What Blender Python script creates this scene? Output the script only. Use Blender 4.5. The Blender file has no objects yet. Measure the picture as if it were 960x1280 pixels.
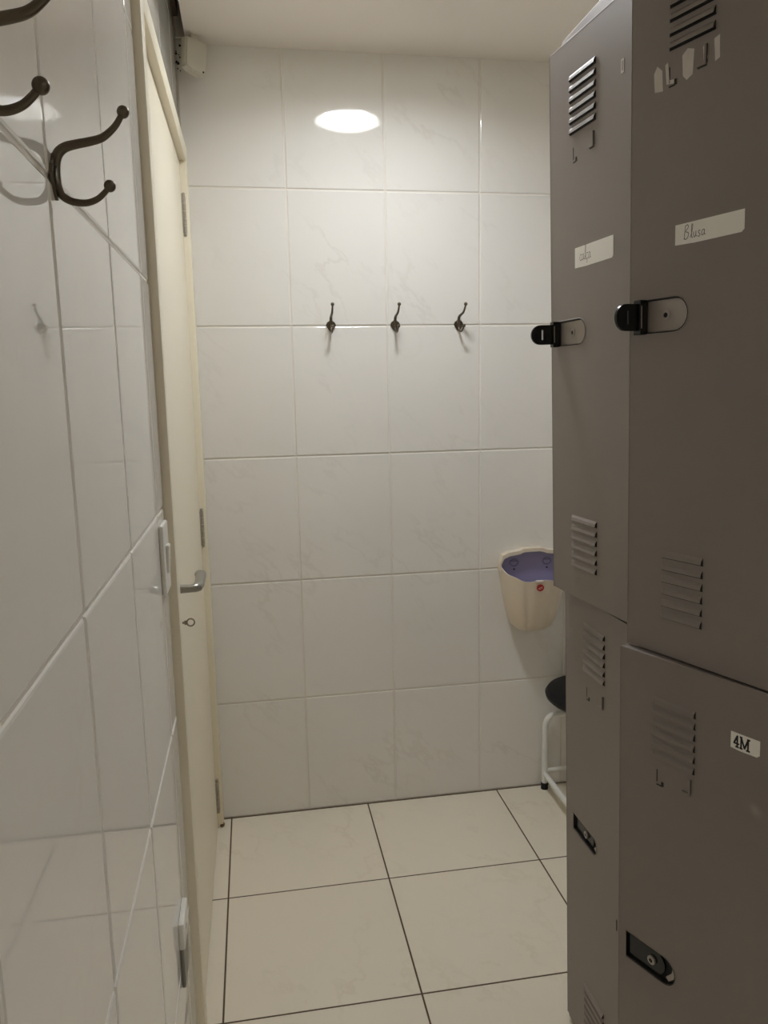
import bpy, bmesh, math, random
from mathutils import Vector, Matrix
random.seed(7)
S = bpy.context.scene
COL = S.collection

# ------------------------------------------------------------------ camera, world, light, exposure
cam_d = bpy.data.cameras.new('camera'); cam = bpy.data.objects.new('camera', cam_d); COL.objects.link(cam)
cam_d.sensor_fit = 'HORIZONTAL'; cam_d.sensor_width = 36.0; cam_d.lens = 971.9 / 960 * 36.0
cam_d.clip_start = 0.01; cam_d.clip_end = 50
RX, RY, RZ = 1.4114643843389347, 0.019544977435914383, -0.16865803542834581
cam.matrix_world = Matrix.Translation((0.1663, -2.4571, 1.4102)) @ (Matrix.Rotation(RZ, 4, 'Z') @ Matrix.Rotation(RY, 4, 'Y') @ Matrix.Rotation(RX, 4, 'X'))
S.camera = cam
w = bpy.data.worlds.new('world'); S.world = w; w.use_nodes = True
w.node_tree.nodes['Background'].inputs[0].default_value = (0.9, 0.93, 1, 1)
w.node_tree.nodes['Background'].inputs[1].default_value = 0.0
S.view_settings.view_transform = 'Standard'; S.view_settings.look = 'None'
S.view_settings.gamma = 1.0; S.view_settings.use_curve_mapping = False
S.view_settings.exposure = 0.0
S.cycles.max_bounces = 20; S.cycles.diffuse_bounces = 14; S.cycles.glossy_bounces = 8
LAMP_FRONT = 77.0      # strength of the downlight by the back wall
LAMP_FILL = 45.0        # strength of the two unseen lamps added as fill
LAMP_COL = (0.985, 1.015, 1.06)

# ------------------------------------------------------------------ materials
def srgb(r, g, b):
    f = lambda c: (c / 12.92 if c <= 0.04045 else ((c + 0.055) / 1.055) ** 2.4)
    return (f(r / 255), f(g / 255), f(b / 255), 1)

def new_mat(name):
    m = bpy.data.materials.new(name); m.use_nodes = True
    return m, m.node_tree.nodes, m.node_tree.links, m.node_tree.nodes['Principled BSDF']

def mat(name, col, rough=0.5, metal=0.0, vary=0.04, vscale=6.0, bump=0.0, bscale=60.0, spec=0.5, coat=0.0):
    m, N, L, P = new_mat(name)
    P.inputs['Roughness'].default_value = rough; P.inputs['Metallic'].default_value = metal
    P.inputs['Specular IOR Level'].default_value = spec
    if coat: P.inputs['Coat Weight'].default_value = coat; P.inputs['Coat Roughness'].default_value = 0.08
    tc = N.new('ShaderNodeTexCoord')
    nz = N.new('ShaderNodeTexNoise'); nz.inputs['Scale'].default_value = vscale; nz.inputs['Detail'].default_value = 5
    L.new(tc.outputs['Object'], nz.inputs['Vector'])
    mx = N.new('ShaderNodeMix'); mx.data_type = 'RGBA'
    mx.inputs['A'].default_value = tuple(c * (1 - vary) for c in col[:3]) + (1,)
    mx.inputs['B'].default_value = tuple(min(1, c * (1 + vary)) for c in col[:3]) + (1,)
    L.new(nz.outputs['Fac'], mx.inputs['Factor']); L.new(mx.outputs['Result'], P.inputs['Base Color'])
    if bump:
        n2 = N.new('ShaderNodeTexNoise'); n2.inputs['Scale'].default_value = bscale; n2.inputs['Detail'].default_value = 3
        L.new(tc.outputs['Object'], n2.inputs['Vector'])
        b = N.new('ShaderNodeBump'); b.inputs['Strength'].default_value = bump; b.inputs['Distance'].default_value = 0.002
        L.new(n2.outputs['Fac'], b.inputs['Height']); L.new(b.outputs['Normal'], P.inputs['Normal'])
    return m

def tile_mat(name, col, vein, rough, vein_amt, wave=0.0, vscale=2.2, mottle=0.05):
    """glazed ceramic: pale body, faint thin diagonal veins and clouds, slightly uneven glaze"""
    m, N, L, P = new_mat(name)
    P.inputs['Roughness'].default_value = rough
    tc = N.new('ShaderNodeTexCoord')
    mp = N.new('ShaderNodeMapping'); mp.inputs['Scale'].default_value = (2.6, 2.0, 0.55)
    mp0 = N.new('ShaderNodeMapping'); mp0.inputs['Rotation'].default_value = (0.6, 0.7, 0.2); L.new(tc.outputs['Object'], mp0.inputs['Vector'])
    L.new(mp0.outputs['Vector'], mp.inputs['Vector'])
    n1 = N.new('ShaderNodeTexNoise'); n1.inputs['Scale'].default_value = vscale; n1.inputs['Detail'].default_value = 7; n1.inputs['Roughness'].default_value = 0.6
    L.new(mp.outputs['Vector'], n1.inputs['Vector'])
    # thin veins where the noise crosses its middle value
    s = N.new('ShaderNodeMath'); s.operation = 'SUBTRACT'; s.inputs[1].default_value = 0.5; L.new(n1.outputs['Fac'], s.inputs[0])
    a = N.new('ShaderNodeMath'); a.operation = 'ABSOLUTE'; L.new(s.outputs[0], a.inputs[0])
    r = N.new('ShaderNodeMapRange'); r.inputs['From Min'].default_value = 0.0; r.inputs['From Max'].default_value = 0.022
    r.inputs['To Min'].default_value = 1.0; r.inputs['To Max'].default_value = 0.0; L.new(a.outputs[0], r.inputs['Value'])
    n3 = N.new('ShaderNodeTexNoise'); n3.inputs['Scale'].default_value = 3.1; L.new(tc.outputs['Object'], n3.inputs['Vector'])
    r3 = N.new('ShaderNodeMapRange'); r3.inputs['From Min'].default_value = 0.45; r3.inputs['From Max'].default_value = 0.68; L.new(n3.outputs['Fac'], r3.inputs['Value'])
    mu = N.new('ShaderNodeMath'); mu.operation = 'MULTIPLY'; L.new(r.outputs['Result'], mu.inputs[0]); L.new(r3.outputs['Result'], mu.inputs[1])
    mu2 = N.new('ShaderNodeMath'); mu2.operation = 'MULTIPLY'; mu2.inputs[1].default_value = vein_amt; L.new(mu.outputs[0], mu2.inputs[0])
    n2 = N.new('ShaderNodeTexNoise'); n2.inputs['Scale'].default_value = 1.7; n2.inputs['Detail'].default_value = 4; L.new(tc.outputs['Object'], n2.inputs['Vector'])
    mx0 = N.new('ShaderNodeMix'); mx0.data_type = 'RGBA'
    mx0.inputs['A'].default_value = tuple(c * (1 - mottle) for c in col[:3]) + (1,)
    mx0.inputs['B'].default_value = tuple(min(1, c * (1 + mottle)) for c in col[:3]) + (1,)
    L.new(n2.outputs['Fac'], mx0.inputs['Factor'])
    mx = N.new('ShaderNodeMix'); mx.data_type = 'RGBA'; mx.inputs['B'].default_value = vein
    L.new(mu2.outputs[0], mx.inputs['Factor']); L.new(mx0.outputs['Result'], mx.inputs['A'])
    L.new(mx.outputs['Result'], P.inputs['Base Color'])
    if wave:
        nb = N.new('ShaderNodeTexNoise'); nb.inputs['Scale'].default_value = 7; nb.inputs['Detail'].default_value = 1; L.new(tc.outputs['Object'], nb.inputs['Vector'])
        b = N.new('ShaderNodeBump'); b.inputs['Strength'].default_value = 1.0; b.inputs['Distance'].default_value = wave
        L.new(nb.outputs['Fac'], b.inputs['Height']); L.new(b.outputs['Normal'], P.inputs['Normal'])
    return m

def emit_mat(name, col, strength):
    m, N, L, P = new_mat(name)
    P.inputs['Base Color'].default_value = (0.8, 0.8, 0.8, 1)
    P.inputs['Emission Color'].default_value = tuple(col) + (1,); P.inputs['Emission Strength'].default_value = strength
    return m

M = {}
M['tile'] = tile_mat('wall_tile_glaze', srgb(231, 229, 224), srgb(190, 183, 173), 0.05, 0.24, wave=0.0006)
M['tile_left'] = tile_mat('left_wall_tile_glaze', srgb(231, 229, 224), srgb(205, 199, 190), 0.028, 0.16, wave=0.00012, mottle=0.02)
M['grout'] = mat('wall_grout', srgb(228, 223, 214), 0.8, vary=0.1)
M['floor_tile'] = tile_mat('floor_tile_glaze', srgb(230, 222, 205), srgb(210, 199, 176), 0.33, 0.4, mottle=0.06)
M['floor_grout'] = mat('floor_grout', srgb(92, 76, 58), 0.85, vary=0.15)
M['ceiling'] = mat('ceiling_paint', srgb(238, 232, 225), 0.9, vary=0.015)
M['plaster'] = mat('rough_plaster', srgb(120, 108, 98), 0.95, vary=0.45, vscale=45, bump=0.8, bscale=70)
M['dirt'] = mat('brown_dirt', srgb(104, 82, 58), 0.9)
M['hinge'] = mat('painted_hinge_steel', srgb(176, 168, 152), 0.45, metal=0.3, vary=0.4, vscale=120)
M['mildew'] = mat('mildew', srgb(42, 38, 34), 0.9)
M['cream'] = mat('cream_door_paint', srgb(236, 228, 206), 0.38, vary=0.02, vscale=3, bump=0.05, bscale=120)
M['steel'] = mat('worn_steel', srgb(150, 140, 126), 0.35, metal=0.9, vary=0.35, vscale=90)
M['satin'] = mat('satin_metal', srgb(156, 154, 147), 0.32, metal=0.85)
M['bronze'] = mat('dark_bronze', srgb(98, 89, 76), 0.3, metal=0.75, vary=0.15, vscale=70)
M['white_plastic'] = mat('white_plastic', srgb(226, 224, 216), 0.35)
M['grey_plastic'] = mat('grey_plastic', srgb(120, 116, 106), 0.4)
M['aged_plastic'] = mat('aged_white_plastic', srgb(206, 202, 188), 0.45)
M['cream_plastic'] = mat('cream_plastic', srgb(226, 214, 196), 0.35, vary=0.03)
M['lilac'] = mat('lilac_plastic', srgb(168, 163, 196), 0.5)
M['lilac_dark'] = mat('lilac_plastic_shape', srgb(112, 108, 142), 0.5)
M['red'] = mat('red_sticker', srgb(176, 42, 36), 0.4)
M['white_ink'] = mat('white_ink', srgb(232, 226, 220), 0.5)
M['locker'] = mat('grey_locker_paint', srgb(134, 126, 121), 0.45, spec=0.38, vary=0.04, vscale=5, bump=0.06, bscale=220)
M['dark'] = mat('slot_shade', srgb(22, 20, 18), 0.7)  # near-black colour stands in for shade inside slots, holes and recesses
M['black'] = mat('black_plastic', srgb(18, 18, 20), 0.25)
M['plate'] = mat('lock_plate', srgb(168, 160, 152), 0.4, metal=0.2, vary=0.12, vscale=40)
M['paper'] = mat('paper_label', srgb(236, 234, 228), 0.75, vary=0.03)
M['pencil'] = mat('pencil_line', srgb(104, 100, 96), 0.8)
M['ink'] = mat('black_ink', srgb(30, 28, 26), 0.7)
M['tape'] = mat('tape_residue', srgb(196, 190, 184), 0.7, vary=0.12, vscale=60)
M['vinyl'] = mat('black_vinyl', srgb(20, 20, 22), 0.5, bump=0.1, bscale=160, spec=0.3)
M['white_metal'] = mat('white_painted_tube', srgb(236, 236, 232), 0.3)
M['rubber'] = mat('black_rubber', srgb(16, 16, 16), 0.7)
M['lamp_front'] = emit_mat('downlight_front', LAMP_COL, LAMP_FRONT)
M['lamp_fill'] = emit_mat('added_fill_light', LAMP_COL, LAMP_FILL)

# ------------------------------------------------------------------ mesh helpers
def smooth_path(pts, rs, k=5):
    """rounded curve through the given points, radii carried along"""
    P = [Vector(p) for p in pts]; q = []; r = []
    for i in range(len(P) - 1):
        p0, p1, p2, p3 = P[max(i - 1, 0)], P[i], P[i + 1], P[min(i + 2, len(P) - 1)]
        for j in range(k):
            t = j / k
            q.append(0.5 * (2 * p1 + (p2 - p0) * t + (2 * p0 - 5 * p1 + 4 * p2 - p3) * t * t + (3 * p1 - p0 - 3 * p2 + p3) * t ** 3)); r.append(rs[i] + (rs[i + 1] - rs[i]) * t)
    return q + [P[-1]], r + [rs[-1]]
class MB:
    def __init__(s): s.v = []; s.f = []; s.m = []; s.mats = []; s.sm = []
    def mi(s, key):
        if key not in s.mats: s.mats.append(key)
        return s.mats.index(key)
    def add(s, vs, fs, key, smooth=False):
        o = len(s.v); s.v += [tuple(v) for v in vs]; k = s.mi(key)
        for f in fs: s.f.append([i + o for i in f]); s.m.append(k); s.sm.append(smooth)
    def box(s, lo, hi, key, bev=0.0, seg=2, xf=None):
        bm = bmesh.new(); bmesh.ops.create_cube(bm, size=1)
        for v in bm.verts: v.co = Vector([(lo[i] + hi[i]) / 2 + v.co[i] * (hi[i] - lo[i]) for i in range(3)])
        if bev: bmesh.ops.bevel(bm, geom=bm.edges[:], offset=bev, segments=seg, affect='EDGES', profile=0.5)
        if xf is not None: bm.transform(xf)
        s.bm(bm, key, False)
    def bm(s, bm, key, smooth=False):
        bm.verts.index_update()
        s.add([v.co[:] for v in bm.verts], [[v.index for v in f.verts] for f in bm.faces], key, smooth); bm.free()
    def tube(s, pts, r, key, n=12, caps=True, flat=1.0):
        pts = [Vector(p) for p in pts]; rs = r if isinstance(r, (list, tuple)) else [r] * len(pts)
        vs = []; prev = None
        for i, p in enumerate(pts):
            t = (pts[min(i + 1, len(pts) - 1)] - pts[max(i - 1, 0)]).normalized()
            if prev is None:
                a = Vector((0, 0, 1)) if abs(t.z) < 0.9 else Vector((0, 1, 0))
                u = t.cross(a).normalized()
            else: u = (prev - t * prev.dot(t)).normalized()
            prev = u; b = t.cross(u)
            for k in range(n):
                an = 2 * math.pi * k / n; vs.append(p + (u * math.cos(an) + b * math.sin(an) * flat) * rs[i])
        fs = []
        for i in range(len(pts) - 1):
            for k in range(n):
                fs.append([i * n + k, i * n + (k + 1) % n, (i + 1) * n + (k + 1) % n, (i + 1) * n + k])
        if caps: fs.append(list(range(n))[::-1]); fs.append([(len(pts) - 1) * n + k for k in range(n)])
        s.add(vs, fs, key, True)
    def ball(s, c, r, key, sc=(1, 1, 1)):
        bm = bmesh.new(); bmesh.ops.create_uvsphere(bm, u_segments=24, v_segments=14, radius=r)
        for v in bm.verts: v.co = Vector((v.co.x * sc[0] + c[0], v.co.y * sc[1] + c[1], v.co.z * sc[2] + c[2]))
        s.bm(bm, key, True)
    def lathe(s, prof, key, c=(0, 0, 0), axis='Z', n=40):
        vs = []; fs = []
        for (r, h) in prof:
            for k in range(n):
                a = 2 * math.pi * k / n; x, y = r * math.cos(a), r * math.sin(a)
                p = (x, y, h) if axis == 'Z' else ((h, x, y) if axis == 'X' else (x, h, y))
                vs.append((p[0] + c[0], p[1] + c[1], p[2] + c[2]))
        for i in range(len(prof) - 1):
            for k in range(n): fs.append([i * n + k, i * n + (k + 1) % n, (i + 1) * n + (k + 1) % n, (i + 1) * n + k])
        s.add(vs, fs, key, True)
    def prism(s, poly, to3, d0, d1, key, smooth=False):
        """poly: 2-D outline; to3(a, b, d) -> 3-D point; extruded from d0 to d1"""
        n = len(poly)
        vs = [to3(a, b, d0) for a, b in poly] + [to3(a, b, d1) for a, b in poly]
        fs = [list(range(n))[::-1], list(range(n, 2 * n))] + [[i, (i + 1) % n, n + (i + 1) % n, n + i] for i in range(n)]
        s.add(vs, fs, key, smooth)
    def ribbon(s, pts, wid, to3, d, key):
        """flat stroke of a pen along 2-D points"""
        for (a0, b0), (a1, b1) in zip(pts[:-1], pts[1:]):
            t = Vector((a1 - a0, b1 - b0))
            if t.length < 1e-6: continue
            t.normalize(); n = Vector((-t.y, t.x)) * wid / 2; e = t * wid * 0.3
            q = [(a0 + n.x - e.x, b0 + n.y - e.y), (a0 - n.x - e.x, b0 - n.y - e.y), (a1 - n.x + e.x, b1 - n.y + e.y), (a1 + n.x + e.x, b1 + n.y + e.y)]
            s.add([to3(a, b, d) for a, b in q], [[0, 1, 2, 3]], key)
    def build(s, name, parent=None, loc=None, rot=None):
        me = bpy.data.meshes.new(name); me.from_pydata(s.v, [], s.f)
        for k in s.mats: me.materials.append(M[k])
        for p, k, sm in zip(me.polygons, s.m, s.sm): p.material_index = k; p.use_smooth = sm
        bm = bmesh.new(); bm.from_mesh(me); bmesh.ops.recalc_face_normals(bm, faces=bm.faces[:]); bm.to_mesh(me); bm.free()
        if any(s.sm):
            try: me.set_sharp_from_angle(angle=math.radians(40))
            except Exception: pass
        me.update()
        o = bpy.data.objects.new(name, me); COL.objects.link(o)
        if parent: o.parent = parent
        if loc: o.location = loc
        if rot: o.rotation_euler = rot
        return o

def tag(o, label, cat, group=None, kind=None):
    o['label'] = label; o['category'] = cat
    if group: o['group'] = group
    if kind: o['kind'] = kind
    return o
def thing(name, loc, label, cat, rot=(0, 0, 0), group=None, kind=None):
    o = bpy.data.objects.new(name, None); o.empty_display_size = 0.05; COL.objects.link(o)
    o.location = loc; o.rotation_euler = rot
    return tag(o, label, cat, group, kind)
def copy_tree(o, parent=None):
    c = o.copy(); COL.objects.link(c)
    if parent: c.parent = parent
    for ch in list(o.children): copy_tree(ch, c)
    return c

# ------------------------------------------------------------------ the room: tiled walls, floor, ceiling
def tiles(mb, ax_o, ax_u, ax_v, ax_n, us, vs, clip, key, gap=0.0022, lip=0.0022, drop=0.0016, jit=0.00035):
    """pillow-edged tiles between grid lines us x vs, clipped to clip=(u0,u1,v0,v1); tile faces lie on the wall plane"""
    O, U, V, Nn = Vector(ax_o), Vector(ax_u), Vector(ax_v), Vector(ax_n)
    for i in range(len(us) - 1):
        for j in range(len(vs) - 1):
            u0, u1 = us[i] + gap / 2, us[i + 1] - gap / 2; v0, v1 = vs[j] + gap / 2, vs[j + 1] - gap / 2
            u0, u1 = max(u0, clip[0]), min(u1, clip[1]); v0, v1 = max(v0, clip[2]), min(v1, clip[3])
            if u1 - u0 < 0.012 or v1 - v0 < 0.012: continue
            ja, jb = random.uniform(-jit, jit), random.uniform(-jit, jit)
            P = lambda u, v, d: O + U * u + V * v + Nn * (d + ja * (u - (u0 + u1) / 2) / 0.15 + jb * (v - (v0 + v1) / 2) / 0.2)
            ring = []
            for ins, d in ((0, -0.004), (0, -drop), (lip * 0.35, -drop * 0.35), (lip, 0)):
                ring.append([P(u0 + ins, v0 + ins, d), P(u1 - ins, v0 + ins, d), P(u1 - ins, v1 - ins, d), P(u0 + ins, v1 - ins, d)])
            base = len(mb.v); flat = [p for r_ in ring for p in r_]
            fs = [[r_ * 4 + k, r_ * 4 + (k + 1) % 4, r_ * 4 + 4 + (k + 1) % 4, r_ * 4 + 4 + k] for r_ in range(3) for k in range(4)]
            mb.add(flat, fs, key, False)
            mb.add(ring[3], [[0, 1, 2, 3]], key)
def rng(a, step, n): return [a + step * i for i in range(n)]

TW, TH = 0.29966, 0.4
XR, YR, ZC = 1.47, -4.5, 2.388      # right wall, rear wall, dropped ceiling
XW, YW = 3.0, -1.85                 # room widened here, out of view, to let the fill lamps' light in
ZT = 2.62
rows = rng(0, TH, 8)
# back wall
mb = MB(); mb.box((-0.15, 0.0022, -0.02), (XR + 0.1, 0.10, ZT), 'grout')
tiles(mb, (0, 0, 0), (1, 0, 0), (0, 0, 1), (0, -1, 0), rng(0, TW, 7), rows, (0.0, XR, 0.003, ZT), 'tile', gap=0.0042, lip=0.0022, drop=0.0018)
for k in range(14):   # mildew specks by the ceiling corner
    x, z, r = random.uniform(0.001, 0.024), random.uniform(2.30, 2.385), random.uniform(0.0018, 0.0042)
    mb.add([(x + r * math.cos(a * 1.047), -0.0011, z + r * math.sin(a * 1.047)) for a in range(6)], [[0, 1, 2, 3, 4, 5]], 'mildew')
tag(mb.build('wall_back'), 'pale glazed tile wall at the far end with three hooks', 'wall', kind='structure')
# left wall with the door opening
DOOR0, DOOR1, DOORZ = -1.0, -0.001, 2.105
mb = MB()
mb.box((-0.12, YR - 0.1, -0.02), (-0.0022, DOOR0, ZT), 'grout'); mb.box((-0.12, DOOR0, DOORZ), (-0.0022, 0.0, ZT), 'grout')
ly = rng(-1.698 - 0.3045 * 10, 0.3045, 17)
tiles(mb, (0, 0, 0), (0, 1, 0), (0, 0, 1), (1, 0, 0), ly, rows, (YR, DOOR0, 0.003, ZT), 'tile_left', gap=0.0042, lip=0.0036, drop=0.0024)
tiles(mb, (0, 0, 0), (0, 1, 0), (0, 0, 1), (1, 0, 0), ly, rows, (DOOR0, -0.002, DOORZ, ZT), 'tile_left')
tag(mb.build('wall_left'), 'glossy pale tiled wall on the left mirroring the hooks', 'wall', kind='structure')
# right and rear walls
mb = MB(); mb.box((XR + 0.0022, YW + 0.0022, -0.02), (XW + 0.1, 0.1, ZT), 'grout')
tiles(mb, (XR, 0, 0), (0, 1, 0), (0, 0, 1), (-1, 0, 0), rng(-TW * 8, TW, 9), rows, (YW, -0.001, 0.003, ZT), 'tile')
tiles(mb, (0, YW, 0), (1, 0, 0), (0, 0, 1), (0, -1, 0), rng(XR, TW, 7), rows, (XR, XW, 0.003, ZT), 'tile')
tag(mb.build('wall_right'), 'pale tiled wall behind the grey lockers', 'wall', kind='structure')
mb = MB(); mb.box((XW + 0.0022, YR - 0.1, -0.02), (XW + 0.1, YW, ZT), 'grout')
tiles(mb, (XW, 0, 0), (0, 1, 0), (0, 0, 1), (-1, 0, 0), rng(YW - TW * 10, TW, 11), rows, (YR, YW, 0.003, ZT), 'tile')
tag(mb.build('wall_side'), 'pale tiled side wall of the added unseen widening on the right', 'wall', kind='structure')
mb = MB(); mb.box((-0.12, YR - 0.1, -0.02), (XW + 0.1, YR - 0.0022, ZT), 'grout')
tiles(mb, (0, YR, 0), (1, 0, 0), (0, 0, 1), (0, 1, 0), rng(0, TW, 12), rows, (0.0, XW, 0.003, ZT), 'tile')
tag(mb.build('wall_rear'), 'pale tiled wall behind the viewpoint', 'wall', kind='structure')
# floor
mb = MB(); mb.box((-0.25, YR - 0.1, -0.06), (XW + 0.1, 0.05, -0.0008), 'floor_grout')
tiles(mb, (0, 0, 0), (1, 0, 0), (0, 1, 0), (0, 0, 1), rng(0.0412 - 0.459, 0.459, 9), rng(-0.4206 - 0.444 * 10, 0.444, 13), (-0.2, XW, YR, -0.004), 'floor_tile', gap=0.0045, lip=0.0012, drop=0.0006, jit=0.0001)
tag(mb.build('floor'), 'beige ceramic tile floor with thin dark joints', 'floor', kind='structure')
# dropped ceiling with a shadow gap along the left wall, raw slab above it
LX, LY, LR = 0.57, -0.59, 0.118
LAMPS = [(LX, LY), (2.2, -2.6), (2.2, -3.8)]  # first is the ceiling downlight, the other two are added as fill
mb = MB()
bm = bmesh.new()
loops = [[(0.032, YR), (XW, YR), (XW, 0.0), (0.032, 0.0)]] + [[(x + (LR + 0.002) * math.cos(2 * math.pi * k / 48), y + (LR + 0.002) * math.sin(2 * math.pi * k / 48)) for k in range(48)] for x, y in LAMPS]
ed = []
for lp in loops:
    q = [bm.verts.new((x, y, ZC)) for x, y in lp]; ed += [bm.edges.new((q[i], q[(i + 1) % len(q)])) for i in range(len(q))]
fc = bmesh.ops.triangle_fill(bm, edges=ed, use_beauty=True, use_dissolve=False)
ex = bmesh.ops.extrude_face_region(bm, geom=[g for g in fc['geom'] if isinstance(g, bmesh.types.BMFace)])
for v in [g for g in ex['geom'] if isinstance(g, bmesh.types.BMVert)]: v.co.z += 0.012
mb.bm(bm, 'ceiling')
mb.box((0.032, YR, ZC + 0.012), (0.045, 0.0, ZC + 0.06), 'ceiling')
mb.box((-0.12, YR - 0.1, ZT), (XW + 0.1, 0.1, ZT + 0.08), 'plaster')
mb.box((-0.001, YR, ZC + 0.07), (0.012, 0.0, ZT), 'plaster')
tag(mb.build('ceiling'), 'smooth off-white dropped ceiling', 'ceiling', kind='structure')

# ------------------------------------------------------------------ door and frame (left wall)
FX = 0.016
mb = MB()
mb.box((-0.11, DOOR0, 0.0), (FX, DOOR0 + 0.047, DOORZ), 'cream', 0.0015)
mb.box((-0.11, -0.052, 0.0), (FX, DOOR1 - 0.001, DOORZ), 'cream', 0.0015)
mb.box((-0.11, DOOR0 + 0.047, DOORZ - 0.047), (FX, -0.052, DOORZ), 'cream', 0.0015)
mb.box((-0.11, DOOR0 + 0.047, 0.0), (-0.045, DOOR0 + 0.06, DOORZ - 0.047), 'cream')
mb.box((-0.11, -0.064, 0.0), (-0.045, -0.052, DOORZ - 0.047), 'cream')
mb.box((-0.11, DOOR0 + 0.06, DOORZ - 0.06), (-0.045, -0.064, DOORZ - 0.047), 'cream')
mb.ball((0.011, -0.045, 0.007), 0.009, 'dirt', (1.0, 1.1, 0.9))
tag(mb.build('trim_1'), 'cream painted wooden door frame on the left wall', 'door frame', kind='structure')
door = thing('door_1', (-0.002, -0.054, 0.006), 'cream flush door with lever handle in the left wall', 'door', kind='structure')
W_ = 0.895
mb = MB(); mb.box((-0.036, -W_, 0.0), (0.0, 0.0, 2.048), 'cream', 0.0012)
mb.build('door_leaf', door)
for z in (1.905, 0.99, 0.105):
    mb = MB()
    for k in range(5):
        a, b = z - 0.052 + k * 0.021, z - 0.052 + k * 0.021 + 0.0195
        mb.lathe([(0.0005, a), (0.0055, a), (0.0055, b), (0.0005, b)], 'hinge', (0.0055, 0.003, 0), n=14)
    mb.box((-0.001, -0.016, z - 0.052), (0.002, 0.001, z + 0.053), 'hinge', 0.0004)
    mb.ball((0.0055, 0.003, z + 0.056), 0.005, 'hinge'); mb.ball((0.0055, 0.003, z - 0.056), 0.005, 'hinge')
    mb.build('hinge', door)
mb = MB()
hy, hz = -0.835, 1.011
mb.lathe([(0.0, 0.0), (0.024, 0.0), (0.024, 0.004), (0.021, 0.007), (0.0, 0.007)], 'satin', (0, hy, hz), 'X', 28)
mb.tube(*smooth_path([(0.004, hy, hz), (0.02, hy, hz), (0.034, hy, hz), (0.042, hy + 0.004, hz), (0.046, hy + 0.012, hz)], [0.0095, 0.0085, 0.008, 0.009, 0.010]), 'satin', 18)
mb.tube([(0.044, hy + 0.004, hz), (0.047, hy + 0.02, hz + 0.001), (0.048, hy + 0.05, hz + 0.003), (0.047, hy + 0.09, hz + 0.003), (0.044, hy + 0.118, hz + 0.001), (0.043, hy + 0.124, hz)],
        [0.010, 0.011, 0.0105, 0.0115, 0.0125, 0.006], 'satin', 16, flat=0.75)
mb.build('door_handle', door)
mb = MB()
ky, kz = -0.84, 0.942
mb.lathe([(0.0, 0.0), (0.013, 0.0), (0.012, 0.004), (0.0, 0.004)], 'satin', (0, ky, kz), 'X', 24)
mb.box((0.003, ky - 0.0012, kz - 0.004), (0.0045, ky + 0.0012, kz + 0.004), 'dark')
mb.build('lock_escutcheon', door)
kyw, kzw = -0.054 + ky, 0.006 + kz
mb = MB()
mb.tube([(0.0005, kyw, kzw), (0.018, kyw, kzw)], 0.0021, 'steel', 10)
ring = [(0.0265 + 0.0075 * math.cos(a), kyw, kzw + 0.0075 * math.sin(a)) for a in [math.pi + 2 * math.pi * k / 20 for k in range(21)]]
mb.tube(ring, 0.0016, 'steel', 8, caps=False)
mb.box((0.014, kyw - 0.0012, kzw - 0.0045), (0.0205, kyw + 0.0012, kzw + 0.0045), 'steel', 0.0008)
tag(mb.build('key'), 'small key with ring bow stuck in the door lock below the lever', 'key')

# ------------------------------------------------------------------ switch and outlet
sw = thing('light_switch', (0.0, -1.062, 1.120), 'white light switch plate on tiles beside the door frame', 'switch')
mb = MB(); mb.box((0.0, -0.037, -0.062), (0.008, 0.037, 0.062), 'white_plastic', 0.003); mb.build('cover_plate', sw)
mb = MB(); mb.box((0.006, -0.012, -0.026), (0.0125, 0.012, 0.024), 'white_plastic', 0.002, xf=Matrix.Rotation(0.06, 4, 'Y')); mb.build('rocker', sw)
ou = thing('wall_outlet', (0.0, -1.15, 0.428), 'white socket plate low on tiles near the door frame', 'outlet')
mb = MB(); mb.box((0.0, -0.037, -0.062), (0.007, 0.037, 0.062), 'grey_plastic', 0.003); mb.build('cover_plate', ou)
mb = MB(); mb.box((0.0, -0.0385, 0.014), (0.0095, 0.0385, 0.0635), 'white_plastic', 0.002)
mb.lathe([(0.0, 0.0), (0.006, 0.0)], 'grey_plastic', (0.0097, 0.0, 0.034), 'X', 16); mb.build('socket_module', ou)

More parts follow.
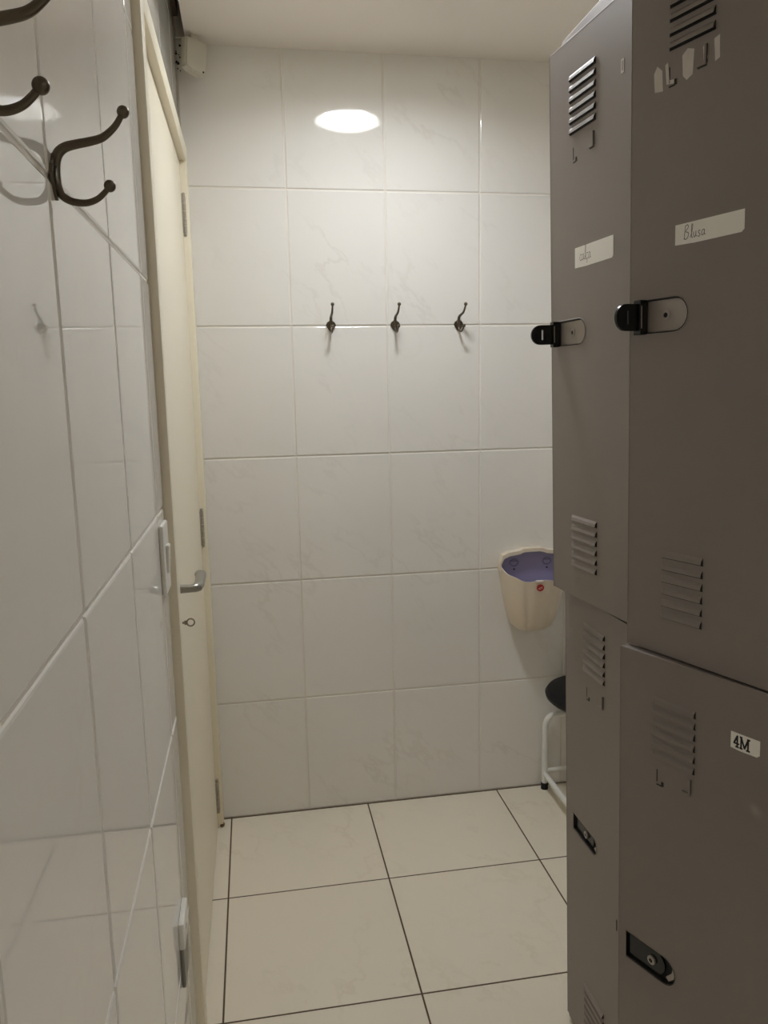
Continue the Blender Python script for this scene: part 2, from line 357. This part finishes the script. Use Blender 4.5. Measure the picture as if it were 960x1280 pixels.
# ------------------------------------------------------------------ coat hooks
def make_hook(label, group):
    t = thing('coat_hook', (0, 0, 0), label, 'hook', group=group)
    mb = MB()
    out = [(-0.0155, 0.004), (-0.012, 0.012), (-0.006, 0.016), (0.0, 0.024), (0.006, 0.016), (0.012, 0.012), (0.0155, 0.004), (0.012, -0.003), (0.006, -0.012), (0.0, -0.017), (-0.006, -0.012), (-0.012, -0.003)]
    mb.prism(out, lambda a, b, d: (d, a, b), 0.0, 0.003, 'bronze')
    mb.prism([(a * 0.7, b * 0.7) for a, b in out], lambda a, b, d: (d, a, b), 0.003, 0.0048, 'bronze')
    mb.build('base_plate', t)
    for z in (0.0185, -0.0085):
        mb = MB(); mb.ball((0.005, 0, z), 0.0032, 'steel', (0.7, 1, 1)); mb.build('screw', t)
    mb = MB()
    up = [(0.0025, 0.0), (0.0025, 0.010), (0.0035, 0.018), (0.0065, 0.0245), (0.0125, 0.0290), (0.022, 0.0318), (0.034, 0.0345), (0.0436, 0.0374), (0.0509, 0.0424), (0.0577, 0.0494), (0.0628, 0.0575)]
    mb.tube(*smooth_path([(x, 0, z) for x, z in up], [0.0038, 0.0042, 0.0045, 0.0046, 0.0043, 0.0040, 0.0038, 0.0035, 0.0032, 0.0029, 0.0027]), 'bronze', 18)
    mb.ball((0.0645, 0, 0.0605), 0.0056, 'bronze'); mb.build('upper_prong', t)
    mb = MB()
    lo = [(0.0025, 0.008), (0.0025, -0.001), (0.004, -0.0075), (0.0075, -0.0135), (0.0135, -0.0172), (0.0215, -0.0186), (0.029, -0.0182), (0.0369, -0.0150), (0.0430, -0.0098), (0.0465, -0.0058)]
    mb.tube(*smooth_path([(x, 0, z) for x, z in lo], [0.0040, 0.0042, 0.0040, 0.0037, 0.0034, 0.0032, 0.0030, 0.0028, 0.0026, 0.0025]), 'bronze', 18)
    mb.ball((0.0485, 0, -0.0035), 0.0054, 'bronze'); mb.build('lower_prong', t)
    return t
hook = make_hook('dark bronze double coat hook on left wall, nearest the door', 'coat hooks on the left wall')
hook.location = (0, -1.677, 1.6)
h2 = copy_tree(hook); h2.location = (0, -1.918, 1.6); h2['label'] = 'dark bronze double coat hook cut off by the left edge of view'
for x, lab, a in ((0.422, 'small dark coat hook on back wall, leftmost of three', -90), (0.6235, 'small dark coat hook on back wall, middle of three', -88), (0.828, 'small dark coat hook on back wall, rightmost of three, above the dispenser side', -84)):
    c = copy_tree(hook); c.location = (x, 0, 1.598); c.rotation_euler = (0, 0, math.radians(a)); c['label'] = lab; c['group'] = 'coat hooks on the back wall'

# ------------------------------------------------------------------ sensor box in the ceiling corner
sb = thing('sensor_box', (0.053, -0.058, 2.331), 'small white plastic sensor box tilted in the ceiling corner above door', 'sensor', rot=(math.radians(3), math.radians(5), math.radians(36)))
mb = MB()
prof = [(-0.034, 0.042), (0.034, 0.042), (0.035, 0.036), (0.033, -0.036), (0.024, -0.046), (-0.012, -0.042), (-0.033, -0.033)]
bm = bmesh.new()
vs = [bm.verts.new((a, -0.015, b)) for a, b in prof]; f = bm.faces.new(vs)
r = bmesh.ops.extrude_face_region(bm, geom=[f])
for v in [g for g in r['geom'] if isinstance(g, bmesh.types.BMVert)]: v.co.y = 0.015
bmesh.ops.recalc_face_normals(bm, faces=bm.faces[:])
bmesh.ops.bevel(bm, geom=bm.edges[:], offset=0.004, segments=2, affect='EDGES')
mb.bm(bm, 'aged_plastic', False); mb.build('casing', sb)
mb = MB(); mb.lathe([(0.0, -0.0162), (0.0025, -0.0162), (0.0025, -0.0145)], 'dark', (0.024, 0, -0.036), 'Y', 12); mb.build('indicator_hole', sb)
mb = MB(); mb.box((-0.012, -0.004, 0.035), (0.012, 0.012, 0.061), 'aged_plastic', 0.002); mb.build('mounting_bracket', sb)

# ------------------------------------------------------------------ front downlight and two added fill lamps
for (x, y), key, lab in zip(LAMPS, ('lamp_front', 'lamp_fill', 'lamp_fill'), ('round recessed downlight near the tiled back wall', 'added unseen fill light shaped as a downlight, nearer the lockers', 'added unseen fill light shaped as a downlight, by the rear wall')):
    dl = thing('ceiling_light', (x, y, ZC), lab, 'light')
    mb = MB(); mb.lathe([(LR + 0.012, 0.0), (LR + 0.012, -0.004), (LR + 0.006, -0.006), (LR + 0.001, -0.004), (LR, 0.052)], 'white_plastic', n=48); mb.build('trim_ring', dl)
    mb = MB(); mb.lathe([(LR - 0.0005, 0.045), (LR * 0.6, 0.044), (0.0001, 0.0435)], key, n=48); mb.build('diffuser', dl)
    mb = MB(); mb.lathe([(LR, 0.045), (LR, 0.056), (0.0001, 0.056)], 'white_plastic', n=48); mb.build('housing', dl)

# ------------------------------------------------------------------ lockers
LEAN = 0.0241
def stadium(u0, u1, v, h, n=10):
    """left end square (with slightly rounded corners), right end round; anticlockwise in (u, v)"""
    p = [(u0, v - h), (u1 - h, v - h)]
    p += [(u1 - h + h * math.cos(a), v + h * math.sin(a)) for a in [-math.pi / 2 + math.pi * k / n for k in range(1, n)]]
    p += [(u1 - h, v + h), (u0, v + h)]
    return p

def louvres(mb, u0, u1, vlist, T):
    for v in vlist:
        a, b, c = 0.0055, 0.0012, -0.0042           # heights of: top of the hood, crest start, lip
        x1, x2 = -0.0034, -0.0048
        e = 0.004
        vs = [T(u0, v + a, 0), T(u1, v + a, 0), T(u1, v + b, x1), T(u0 + e, v + b, x1), T(u1, v + c, x2), T(u0 + e, v + c, x2),
              T(u0, v + c, 0), T(u1, v + c, 0), T(u0 + e, v + c - 0.001, -0.001), T(u1, v + c - 0.001, -0.001)]
        mb.add([vs[0], vs[1], vs[2], vs[3]], [[0, 1, 2, 3]], 'locker'); mb.add([vs[3], vs[2], vs[4], vs[5]], [[0, 1, 2, 3]], 'locker')
        mb.add([vs[0], vs[3], vs[5], vs[6]], [[0, 1, 2, 3]], 'locker')
        mb.add([vs[5], vs[4], vs[7], vs[6]], [[0, 1, 2, 3]], 'dark')                       # underside is closed, shade of the opening painted dark
        mb.add([vs[1], vs[2], vs[4], vs[7]], [[0, 1, 2, 3]], 'dark')                       # end is closed too, its shade painted dark
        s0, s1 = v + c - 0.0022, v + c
        mb.add([T(u0, s0, -0.0003), T(u1 + 0.001, s0, -0.0003), T(u1 + 0.001, s1, -0.0003), T(u0, s1, -0.0003)], [[0, 1, 2, 3]], 'dark')  # strip below the lip, slot shade painted on the door face

CURSIVE = {
 'B': [[(0.0, 0.0), (0.06, 0.55), (0.12, 1.0)], [(0.10, 0.95), (0.30, 1.05), (0.38, 0.85), (0.14, 0.56), (0.38, 0.45), (0.36, 0.14), (0.16, -0.02), (0.0, 0.08)]],
 'l': [[(0.0, 0.05), (0.14, 0.5), (0.2, 0.95), (0.11, 0.98), (0.1, 0.4), (0.14, 0.05), (0.22, 0.04)]],
 'u': [[(0.0, 0.42), (0.03, 0.12), (0.1, 0.02), (0.2, 0.14), (0.23, 0.44), (0.23, 0.12), (0.32, 0.06)]],
 's': [[(0.21, 0.40), (0.12, 0.45), (0.05, 0.34), (0.13, 0.23), (0.21, 0.11), (0.12, 0.0), (0.01, 0.05)]],
 'a': [[(0.24, 0.4), (0.1, 0.44), (0.0, 0.22), (0.06, 0.03), (0.2, 0.14), (0.25, 0.42), (0.24, 0.12), (0.34, 0.06)]],
 'c': [[(0.24, 0.4), (0.1, 0.46), (0.0, 0.24), (0.07, 0.03), (0.26, 0.1)]],
 'C': [[(0.30, 0.62), (0.14, 0.70), (0.0, 0.36), (0.08, 0.03), (0.30, 0.12)]],
 'ç': [[(0.24, 0.4), (0.1, 0.46), (0.0, 0.24), (0.07, 0.03), (0.26, 0.1)], [(0.11, 0.02), (0.14, -0.14), (0.05, -0.22)]],
 '4': [[(0.30, 0.0), (0.30, 1.0), (0.0, 0.30), (0.45, 0.30)], [(0.18, 0.0), (0.42, 0.0)]],
 'M': [[(0.1, 0.02), (0.1, 0.98), (0.42, 0.1), (0.74, 0.98), (0.74, 0.02)], [(0.0, 0.0), (0.2, 0.0)], [(0.62, 0.0), (0.88, 0.0)], [(0.0, 1.0), (0.16, 1.0)], [(0.68, 1.0), (0.88, 1.0)]]}
ADV = {'B': 0.5, 'l': 0.24, 'u': 0.34, 's': 0.3, 'a': 0.35, 'c': 0.3, 'C': 0.36, 'ç': 0.3, '4': 0.56, 'M': 0.95}
def write(mb, text, u, v, h, T, d, wid, key, step=1.0):
    for ch in text:
        for st in CURSIVE[ch]:
            pts = [(u + a * h, v + b * h) for a, b in st]
            if key == 'pencil' and len(pts) > 2:          # smooth a little
                q = []
                for i in range(len(pts) - 1):
                    p0 = pts[max(i - 1, 0)]; p1 = pts[i]; p2 = pts[i + 1]; p3 = pts[min(i + 2, len(pts) - 1)]
                    for k in range(4):
                        t = k / 4
                        q.append(tuple(0.5 * (2 * p1[c] + (p2[c] - p0[c]) * t + (2 * p0[c] - 5 * p1[c] + 4 * p2[c] - p3[c]) * t * t + (3 * p1[c] - p0[c] - 3 * p2[c] + p3[c]) * t ** 3) for c in (0, 1)))
                pts = q + [pts[-1]]
            mb.ribbon(pts, wid, T, d, key)
        u += ADV[ch] * h * step

def make_door(body, W, hinge, ang, H, o):
    """one locker door; u is measured from the free (far) edge, v up from the bottom edge"""
    T = lambda u, v, x: (x, W - u, v)
    TH_ = 0.018
    bm = bmesh.new()
    outer = [(0, 0), (W, 0), (W, H), (0, H)]
    hu0, hu1, hv, hh = o['latch']
    inner = stadium(hu0, hu1, hv, hh)
    def loop(pts, x): return [bm.verts.new(T(u, v, x)) for u, v in pts]
    vo = loop(outer, 0); vi = loop(inner, 0)
    ed = [bm.edges.new((vo[i], vo[(i + 1) % 4])) for i in range(4)] + [bm.edges.new((vi[i], vi[(i + 1) % len(vi)])) for i in range(len(vi))]
    bmesh.ops.triangle_fill(bm, edges=ed, use_beauty=True, use_dissolve=False)
    vb = loop(outer, TH_)
    for i in range(4): bm.faces.new((vo[i], vo[(i + 1) % 4], vb[(i + 1) % 4], vb[i]))
    bm.faces.new(vb)
    mb = MB(); mb.bm(bm, 'locker')
    # recess wall of the latch
    n = len(inner)
    mb.add([T(u, v, 0) for u, v in inner] + [T(u, v, 0.009) for u, v in inner], [[i, (i + 1) % n, n + (i + 1) % n, n + i] for i in range(n)], 'dark')
    # raised rim around it
    rim0 = stadium(hu0, hu1 + 0.0014, hv, hh + 0.0014)
    mb.add([T(u, v, -0.0013) for u, v in inner] + [T(u, v, -0.0013) for u, v in rim0], [[i, (i + 1) % n, n + (i + 1) % n, n + i] for i in range(n)], 'dark')
    rim = stadium(hu0 - 0.0022, hu1 + 0.0034, hv, hh + 0.0034)
    mb.add([T(u, v, -0.0012) for u, v in rim0] + [T(u, v, -0.0001) for u, v in rim], [[i, (i + 1) % n, n + (i + 1) % n, n + i] for i in range(n)], 'locker', True)
    louvres(mb, *o['louv'], o['top'], T); louvres(mb, *o.get('louv2', o['louv']), o['bot'], T)
    # card-holder notches: two punched L marks, slit shade painted as dark strips, and a raised J tab
    if 'notch' in o:
        ua, ub, v = o['notch']
        mb.box(T(ua + 0.0016, v - 0.010, -0.0004), T(ua, v + 0.010, 0.0), 'dark'); mb.box(T(ua + 0.010, v - 0.0155, -0.0004), T(ua, v - 0.0135, 0.0), 'dark')
        mb.box(T(ua + 0.013, v - 0.0145, -0.0008), T(ua + 0.009, v - 0.0075, 0.0), 'dark')
        mb.box(T(ub, v - 0.004, -0.003), T(ub - 0.0024, v + 0.018, 0.0), 'locker'); mb.box(T(ub, v - 0.0065, -0.003), T(ub - 0.014, v - 0.004, 0.0), 'locker')
        mb.box(T(ub + 0.0008, v - 0.004, -0.0006), T(ub, v + 0.018, 0.0), 'dark'); mb.box(T(ub, v - 0.008, -0.0006), T(ub - 0.014, v - 0.0065, 0.0), 'dark')
    # small slot by the hinge edge
    if 'slot' in o:
        u, v, hh_, k = o['slot']
        mb.box(T(u + (0.0085 if k == 'tape' else 0.003), v - hh_, -0.0006), T(u, v + hh_, 0.0), k)
        if k == 'tape': mb.box(T(u + 0.0062, v - hh_ + 0.0030, -0.0007), T(u + 0.0023, v + hh_ - 0.0022, 0.0), 'locker')
    for q0, q1 in ((T(0, H, 0.0006), T(W, H, 0.0006)), (T(0, 0, 0.0006), T(0, H, 0.0006))): mb.tube([q0, q1], 0.0012, 'locker', 10)
    d = mb.build('door', body, loc=hinge, rot=(0, 0, math.radians(ang)))
    # lock plate at the bottom of the recess
    mb = MB(); pl = stadium(hu0 + 0.001, hu1 - 0.0008, hv, hh - 0.0008)
    mb.prism(pl, T, 0.0035 if o['open'] else 0.008, 0.0105, 'plate' if o['open'] else 'dark'); mb.build('lock_plate', d)
    uc = hu0 + (hu1 - hu0) * 0.52
    mb = MB()
    xf = 0.0035 if o['open'] else 0.0015
    cy = W - uc
    mb.lathe([(0.0072, xf + 0.002), (0.0072, xf - 0.0012), (0.0058, xf - 0.0018), (0.0032, xf - 0.0018), (0.003, xf - 0.0006), (0.0001, xf - 0.0006)], 'plate', (0, cy, hv), 'X', 20)
    mb.lathe([(0.0036, xf - 0.0020), (0.0001, xf - 0.0020)], 'dark', (0, cy, hv), 'X', 12); mb.build('lock_cylinder', d)
    if o['open']:
        # black pull flipped out on its pivot: a rounded blade square to the door with a slot through it
        L_, hb = 0.056, hh * 0.84
        bm = bmesh.new()
        B = lambda a, b, t: (-a, W - (hu0 + 0.004) + t, hv + b)
        outl = [(0.004, -hb), (L_ - hb, -hb)] + [(L_ - hb + hb * math.cos(t), hb * math.sin(t)) for t in [-math.pi / 2 + math.pi * k / 12 for k in range(1, 12)]] + [(L_ - hb, hb), (0.004, hb)]
        sl = [(0.0315, -hb * 0.5), (0.0350, -hb * 0.5), (0.0350, hb * 0.5), (0.0315, hb * 0.5)]
        l1 = [bm.verts.new(B(a, b, 0.0022)) for a, b in outl]; l2 = [bm.verts.new(B(a, b, 0.0022)) for a, b in sl]
        ed = [bm.edges.new((q[i], q[(i + 1) % len(q)])) for q in (l1, l2) for i in range(len(q))]
        fc = bmesh.ops.triangle_fill(bm, edges=ed, use_beauty=True, use_dissolve=False)
        fcs = [g for g in fc['geom'] if isinstance(g, bmesh.types.BMFace)]
        ex = bmesh.ops.extrude_face_region(bm, geom=fcs)
        for v in [g for g in ex['geom'] if isinstance(g, bmesh.types.BMVert)]: v.co.y -= 0.0044
        mb = MB(); mb.bm(bm, 'black')
        mb.box(T(hu0 + 0.0105, hv - hh - 0.002, -0.0135), T(hu0 - 0.003, hv + hh + 0.002, 0.002), 'black', 0.0012)
        mb.box(T(hu0 + 0.0112, hv - hh * 0.7, -0.0120), T(hu0 + 0.0100, hv + hh * 0.7, -0.0105), 'plate')
        mb.build('latch_handle', d)
    else:
        mb = MB(); hs = stadium(hu0 + 0.004, hu1 - 0.022, hv, hh - 0.003)
        mb.prism(hs, T, 0.004, 0.0075, 'black')
        mb.build('latch_handle', d)
        mb = MB(); cres = [(hu1 - 0.019, hv - hh * 0.55), (hu1 - hh * 0.62, hv - hh * 0.78), (hu1 - 0.0045, hv - hh * 0.35), (hu1 - 0.0030, hv + hh * 0.1), (hu1 - 0.0065, hv + hh * 0.5), (hu1 - 0.0085, hv)]
        mb.prism(cres, T, 0.0030, 0.0070, 'plate'); mb.build('lock_bezel', d)
    if 'label' in o:
        u0, u1, v0, v1, txt, key = o['label']
        mb = MB()
        wv = 0.0012
        mb.prism([(u0, v0 + wv), (u0 + 0.3 * (u1 - u0), v0), (u1 - 0.004, v0 + wv * 0.5), (u1, v0 + 0.004), (u1, v1), (u0, v1 - wv * 0.3)], T, -0.0005, -0.0001, 'paper')
        h = v1 - v0
        if key == 'pencil': write(mb, txt, u0 + 0.14 * (u1 - u0), v0 + (0.24 if txt[0] == 'B' else 0.30) * h, h * (0.62 if txt[0] == 'B' else 0.68), T, -0.0006, 0.0010, 'pencil', 1.18 if txt[0] == 'B' else 1.0)
        else: write(mb, txt, u0 + 0.12 * (u1 - u0), v0 + 0.18 * h, h * 0.64, T, -0.0006, 0.0026, 'ink')
        mb.build('paper_label', d)
    if 'tape' in o:
        for poly in o['tape']:
            mb = MB(); mb.prism(poly, T, -0.0004, -0.0001, 'tape'); mb.build('tape_residue', d)
    return d

def make_locker(origin, label, W, upper, lower):
    t = thing('steel_locker', origin, label, 'locker', rot=(0, -LEAN, 0))
    BW, D, Ht, g = W + 0.018, 0.42, 2.03, 0.0015
    x0 = 0.0195
    mb = MB()
    mb.box((x0, 0, 0.0), (D, g * 6, Ht), 'locker'); mb.box((x0, BW - g * 6, 0.0), (D, BW, Ht), 'locker')
    mb.box((D - 0.004, g * 6, 0.0), (D, BW - g * 6, Ht), 'locker')
    mb.box((0.0, 0, Ht - 0.026), (x0, BW, Ht), 'locker', 0.001); mb.box((x0, g * 6, Ht - 0.02), (D, BW - g * 6, Ht), 'locker')
    mb.box((x0, g * 6, 0.008), (D, BW - g * 6, 0.02), 'locker'); mb.box((0.004, 0, 0.0), (x0, BW, 0.016), 'locker')
    mb.build('body', t)
    mb = MB(); mb.box((x0 + 0.003, 0.0095, 0.984), (D - 0.005, BW - 0.0095, 1.024), 'locker'); mb.build('shelf', t)
    make_door(t, W, (0, 0.009, 1.006), upper['ang'], 0.993, upper)
    make_door(t, W, (0, 0.009, 0.020), lower['ang'], lower['H'], lower)
    return t
def vl(a, b, n=6): return [a + (b - a) * i / (n - 1) for i in range(n)]

far = make_locker((0.8095, -1.307, 0.0), 'grey steel locker nearest the back wall, its upper label reading calça', 0.30,
    dict(ang=5.5, latch=(0.022, 0.128, 0.497, 0.0215), louv=(0.074, 0.162), louv2=(0.077, 0.167), top=vl(0.842, 0.929), bot=vl(0.066, 0.153), notch=(0.086, 0.157, 0.803), open=True,
         label=(0.092, 0.218, 0.607, 0.643, 'calça', 'pencil'), slot=(0.238, 0.889, 0.010, 'tape')),
    dict(ang=0.6, H=0.980, latch=(0.036, 0.145, 0.486, 0.0165), louv=(0.087, 0.177), top=vl(0.842, 0.928), bot=vl(0.057, 0.142), notch=(0.100, 0.172, 0.795), open=False,
         slot=(0.228, 0.384, 0.011, 'dark')))
near = make_locker((0.8625, -1.644, 0.0), 'grey steel locker nearest the viewer, its upper label reading Blusa', 0.30,
    dict(ang=19.5, latch=(0.022, 0.104, 0.499, 0.0225), louv=(0.066, 0.138), top=vl(0.848, 0.935), bot=vl(0.063, 0.155), open=True,
         notch=(0.066, 0.126, 0.812),
         label=(0.081, 0.188, 0.589, 0.617, 'Blusa', 'pencil'),
         tape=[[(0.0405, 0.822), (0.046, 0.830), (0.0545, 0.822), (0.056, 0.7955), (0.0420, 0.7980)],
               [(0.0595, 0.827), (0.064, 0.829), (0.067, 0.806), (0.079, 0.804), (0.079, 0.799), (0.062, 0.802)],
               [(0.0875, 0.829), (0.096, 0.835), (0.1064, 0.831), (0.1045, 0.801), (0.095, 0.797), (0.089, 0.804)],
               [(0.120, 0.828), (0.1245, 0.832), (0.1275, 0.812), (0.1215, 0.809)],
               [(0.1368, 0.8315), (0.145, 0.834), (0.1457, 0.807), (0.1387, 0.8045)]]),
    dict(ang=22.4, H=0.983, latch=(0.016, 0.112, 0.471, 0.0225), louv=(0.062, 0.138), top=vl(0.829, 0.916), bot=vl(0.057, 0.142), notch=(0.072, 0.133, 0.795), open=False,
         label=(0.195, 0.238, 0.889, 0.914, '4M', 'ink')))

# ------------------------------------------------------------------ wall dispenser without its cover
dp = thing('paper_dispenser', (1.075, 0.0, 0.59), 'cream open-topped dispenser bin with lilac inside, on the back wall', 'dispenser')
# body: D-shaped in plan, tapering down; rim height runs from the raised back to a low scalloped front
NA, NV = 48, 14
HW, DP, HB = 0.112, 0.125, 0.215
def rimz(a):   # a: 0 at left wall corner .. pi at right wall corner
    s = math.sin(a)
    return HB + 0.012 - 0.040 * min(1, s * 1.05) ** 0.8 + 0.007 * math.cos(8 * a) * s * 0.5
def shell(inset):
    vs = []
    for j in range(NV + 1):
        t = j / NV
        for i in range(NA + 1):
            a = math.pi * i / NA
            wtop = 1.0
            sq = 0.72                                  # squarish D plan
            cx = -math.copysign(abs(math.cos(a)) ** sq, math.cos(a)); sy = math.sin(a) ** 0.8 if 0 < i < NA else 0.0
            z0 = rimz(a)
            z = z0 * (1 - t) ** 1.0 if t < 1 else 0.0
            q = max(0.0, min(1.0, z / HB))
            width = (0.46 + 0.54 * q ** 0.45) * (HW - inset); depth = (0.42 + 0.58 * q ** 0.5) * (DP - inset)
            fl = 1 - 0.05 * math.exp(-((a - 1.25) / 0.10) ** 2) * (q < 0.86)          # two soft vertical grooves
            fl *= 1 - 0.05 * math.exp(-((a - 1.9) / 0.10) ** 2) * (q < 0.86)
            vs.append((cx * width, -sy * depth * fl - 0.0005, z + (inset * 1.5 if t == 1 else 0)))
    return vs
def grid(nv, na): return [[j * (na + 1) + i, j * (na + 1) + i + 1, (j + 1) * (na + 1) + i + 1, (j + 1) * (na + 1) + i] for j in range(nv) for i in range(na)]
mb = MB()
o_, i_ = shell(0.0), shell(0.004)
mb.add(o_, grid(NV, NA), 'cream_plastic', True)
mb.add([o_[NV * (NA + 1) + i] for i in range(NA + 1)], [list(range(NA + 1))], 'cream_plastic')
mb.add(o_[:NA + 1] + i_[:NA + 1], [[i, i + 1, NA + 2 + i, NA + 1 + i] for i in range(NA)], 'cream_plastic')
mb.box((-0.024, -0.1265, 0.186), (0.000, -0.119, 0.1925), 'white_ink', 0.0012)
mb.build('bin_body', dp)
mb = MB(); mb.add(i_, grid(NV, NA), 'lilac', True)
mb.add([i_[NV * (NA + 1) + i] for i in range(NA + 1)], [list(range(NA + 1))], 'lilac')
# lilac back panel with two moulded screw mounts
arch = [(-0.106, 0.20), (-0.106, 0.228), (-0.098, 0.243), (-0.080, 0.252), (-0.045, 0.256), (-0.03, 0.263), (0.03, 0.263), (0.045, 0.256), (0.080, 0.252), (0.098, 0.243), (0.106, 0.228), (0.106, 0.20), (0.05, 0.02), (-0.05, 0.02)]
mb.prism(arch, lambda a, b, d: (a, -d, b), 0.001, 0.004, 'lilac'); mb.build('lilac_lining', dp)
for sx in (-1, 1):
    mb = MB(); cx = sx * 0.058
    mb.tube([(cx + 0.014 * math.cos(t), -0.0045, 0.228 + 0.012 * math.sin(t)) for t in [2 * math.pi * k / 16 for k in range(17)]], 0.0013, 'lilac_dark', 6, caps=False)
    mb.box((cx - 0.009, -0.0055, 0.232), (cx + 0.009, -0.004, 0.2345), 'lilac_dark'); mb.lathe([(0.0001, -0.0046), (0.003, -0.0046)], 'dark', (cx, 0, 0.205), 'Y', 12)
    mb.build('screw_mount', dp)
mb = MB()   # thick pale back rim arching over the lilac panel
top = [(-0.110, 0.205), (-0.110, 0.230), (-0.101, 0.247), (-0.081, 0.256), (-0.046, 0.260), (-0.031, 0.267), (0.031, 0.267), (0.046, 0.260), (0.081, 0.256), (0.101, 0.247), (0.110, 0.230), (0.110, 0.205)]
outp = [(a * 1.035, b + (0.0125 if abs(a) < 0.105 else 0.004 if b > 0.22 else 0)) for a, b in top]
n = len(top)
for d0, d1 in ((0.001, 0.030),):
    vs = [(a, -d, b) for d in (d0, d1) for a, b in top] + [(a, -d, b) for d in (d0, d1) for a, b in outp]
    fs = []
    for i in range(n - 1):
        fs += [[i, i + 1, n + i + 1, n + i], [2 * n + i, 2 * n + i + 1, 3 * n + i + 1, 3 * n + i], [n + i, n + i + 1, 3 * n + i + 1, 3 * n + i], [i, i + 1, 2 * n + i + 1, 2 * n + i]]
    mb.add(vs, fs, 'cream_plastic')
mb.build('back_rim', dp)
mb = MB()
mb.lathe([(0.0001, 0.0), (0.012, 0.0), (0.012, 0.003)], 'red', (0, 0, 0), 'Y', 24)
mb.ribbon([(-0.0065, -0.002), (-0.001, 0.001), (0.0065, 0.003)], 0.0016, lambda a, b, d: (a, d, b), -0.0003, 'white_ink')
mb.ribbon([(-0.0055, -0.005), (0.001, -0.003), (0.006, -0.001)], 0.0010, lambda a, b, d: (a, d, b), -0.0003, 'white_ink')
mb.build('red_sticker', dp, loc=(-0.008, -0.1215, 0.166), rot=(math.radians(9), 0, 0))

# ------------------------------------------------------------------ stool
st = thing('stool', (1.245, -0.165, 0.0), 'low stool with round black cushion and white tube legs', 'stool')
mb = MB()
mb.lathe([(0.0001, 0.366), (0.10, 0.366), (0.145, 0.371), (0.160, 0.384), (0.163, 0.396), (0.155, 0.408), (0.125, 0.416), (0.06, 0.420), (0.0001, 0.421)], 'vinyl', n=48)
mb.build('seat', st)
lx, ly_ = 0.118, 0.138; zt = 0.274; r = 0.010
for sy in (1, -1):
    mb = MB(); pts = [(-lx, sy * ly_, 0.016), (-lx, sy * ly_, zt - 0.04)]
    for k in range(1, 8):
        a = math.pi / 2 * k / 8; pts.append((-lx + 0.04 * (1 - math.cos(a)), sy * ly_, zt - 0.04 + 0.04 * math.sin(a)))
    pts += [(-lx + 0.04, sy * ly_, zt)]
    pts = pts + [(-p[0], p[1], p[2]) for p in pts[::-1]]
    mb.tube(pts, r, 'white_metal', 14); mb.build('leg_frame', st)
    mb = MB(); mb.tube([(-lx, sy * ly_, 0.068), (lx, sy * ly_, 0.068)], 0.007, 'white_metal', 12); mb.build('stretcher', st)
    for sx in (1, -1):
        mb = MB(); mb.lathe([(0.0001, 0.0), (0.0125, 0.0), (0.0125, 0.022), (0.0105, 0.024)], 'rubber', (sx * lx, sy * ly_, 0), n=18); mb.build('rubber_foot', st)
for sx in (1, -1):
    mb = MB(); mb.tube([(sx * lx, -ly_, 0.056), (sx * lx, ly_, 0.056)], 0.0095, 'white_metal', 12); mb.build('side_rail', st)
mb = MB(); mb.tube([(0, -ly_, zt), (0, ly_, zt)], 0.0095, 'white_metal', 12); mb.box((-0.05, -0.05, zt + 0.006), (0.05, 0.05, zt + 0.011), 'white_metal', 0.001)
mb.build('cross_bar', st)
mb = MB(); mb.tube([(0, 0, zt), (0, 0, 0.368)], 0.012, 'satin', 16); mb.lathe([(0.0001, 0.362), (0.07, 0.362), (0.07, 0.367)], 'satin', n=24); mb.build('seat_post', st)
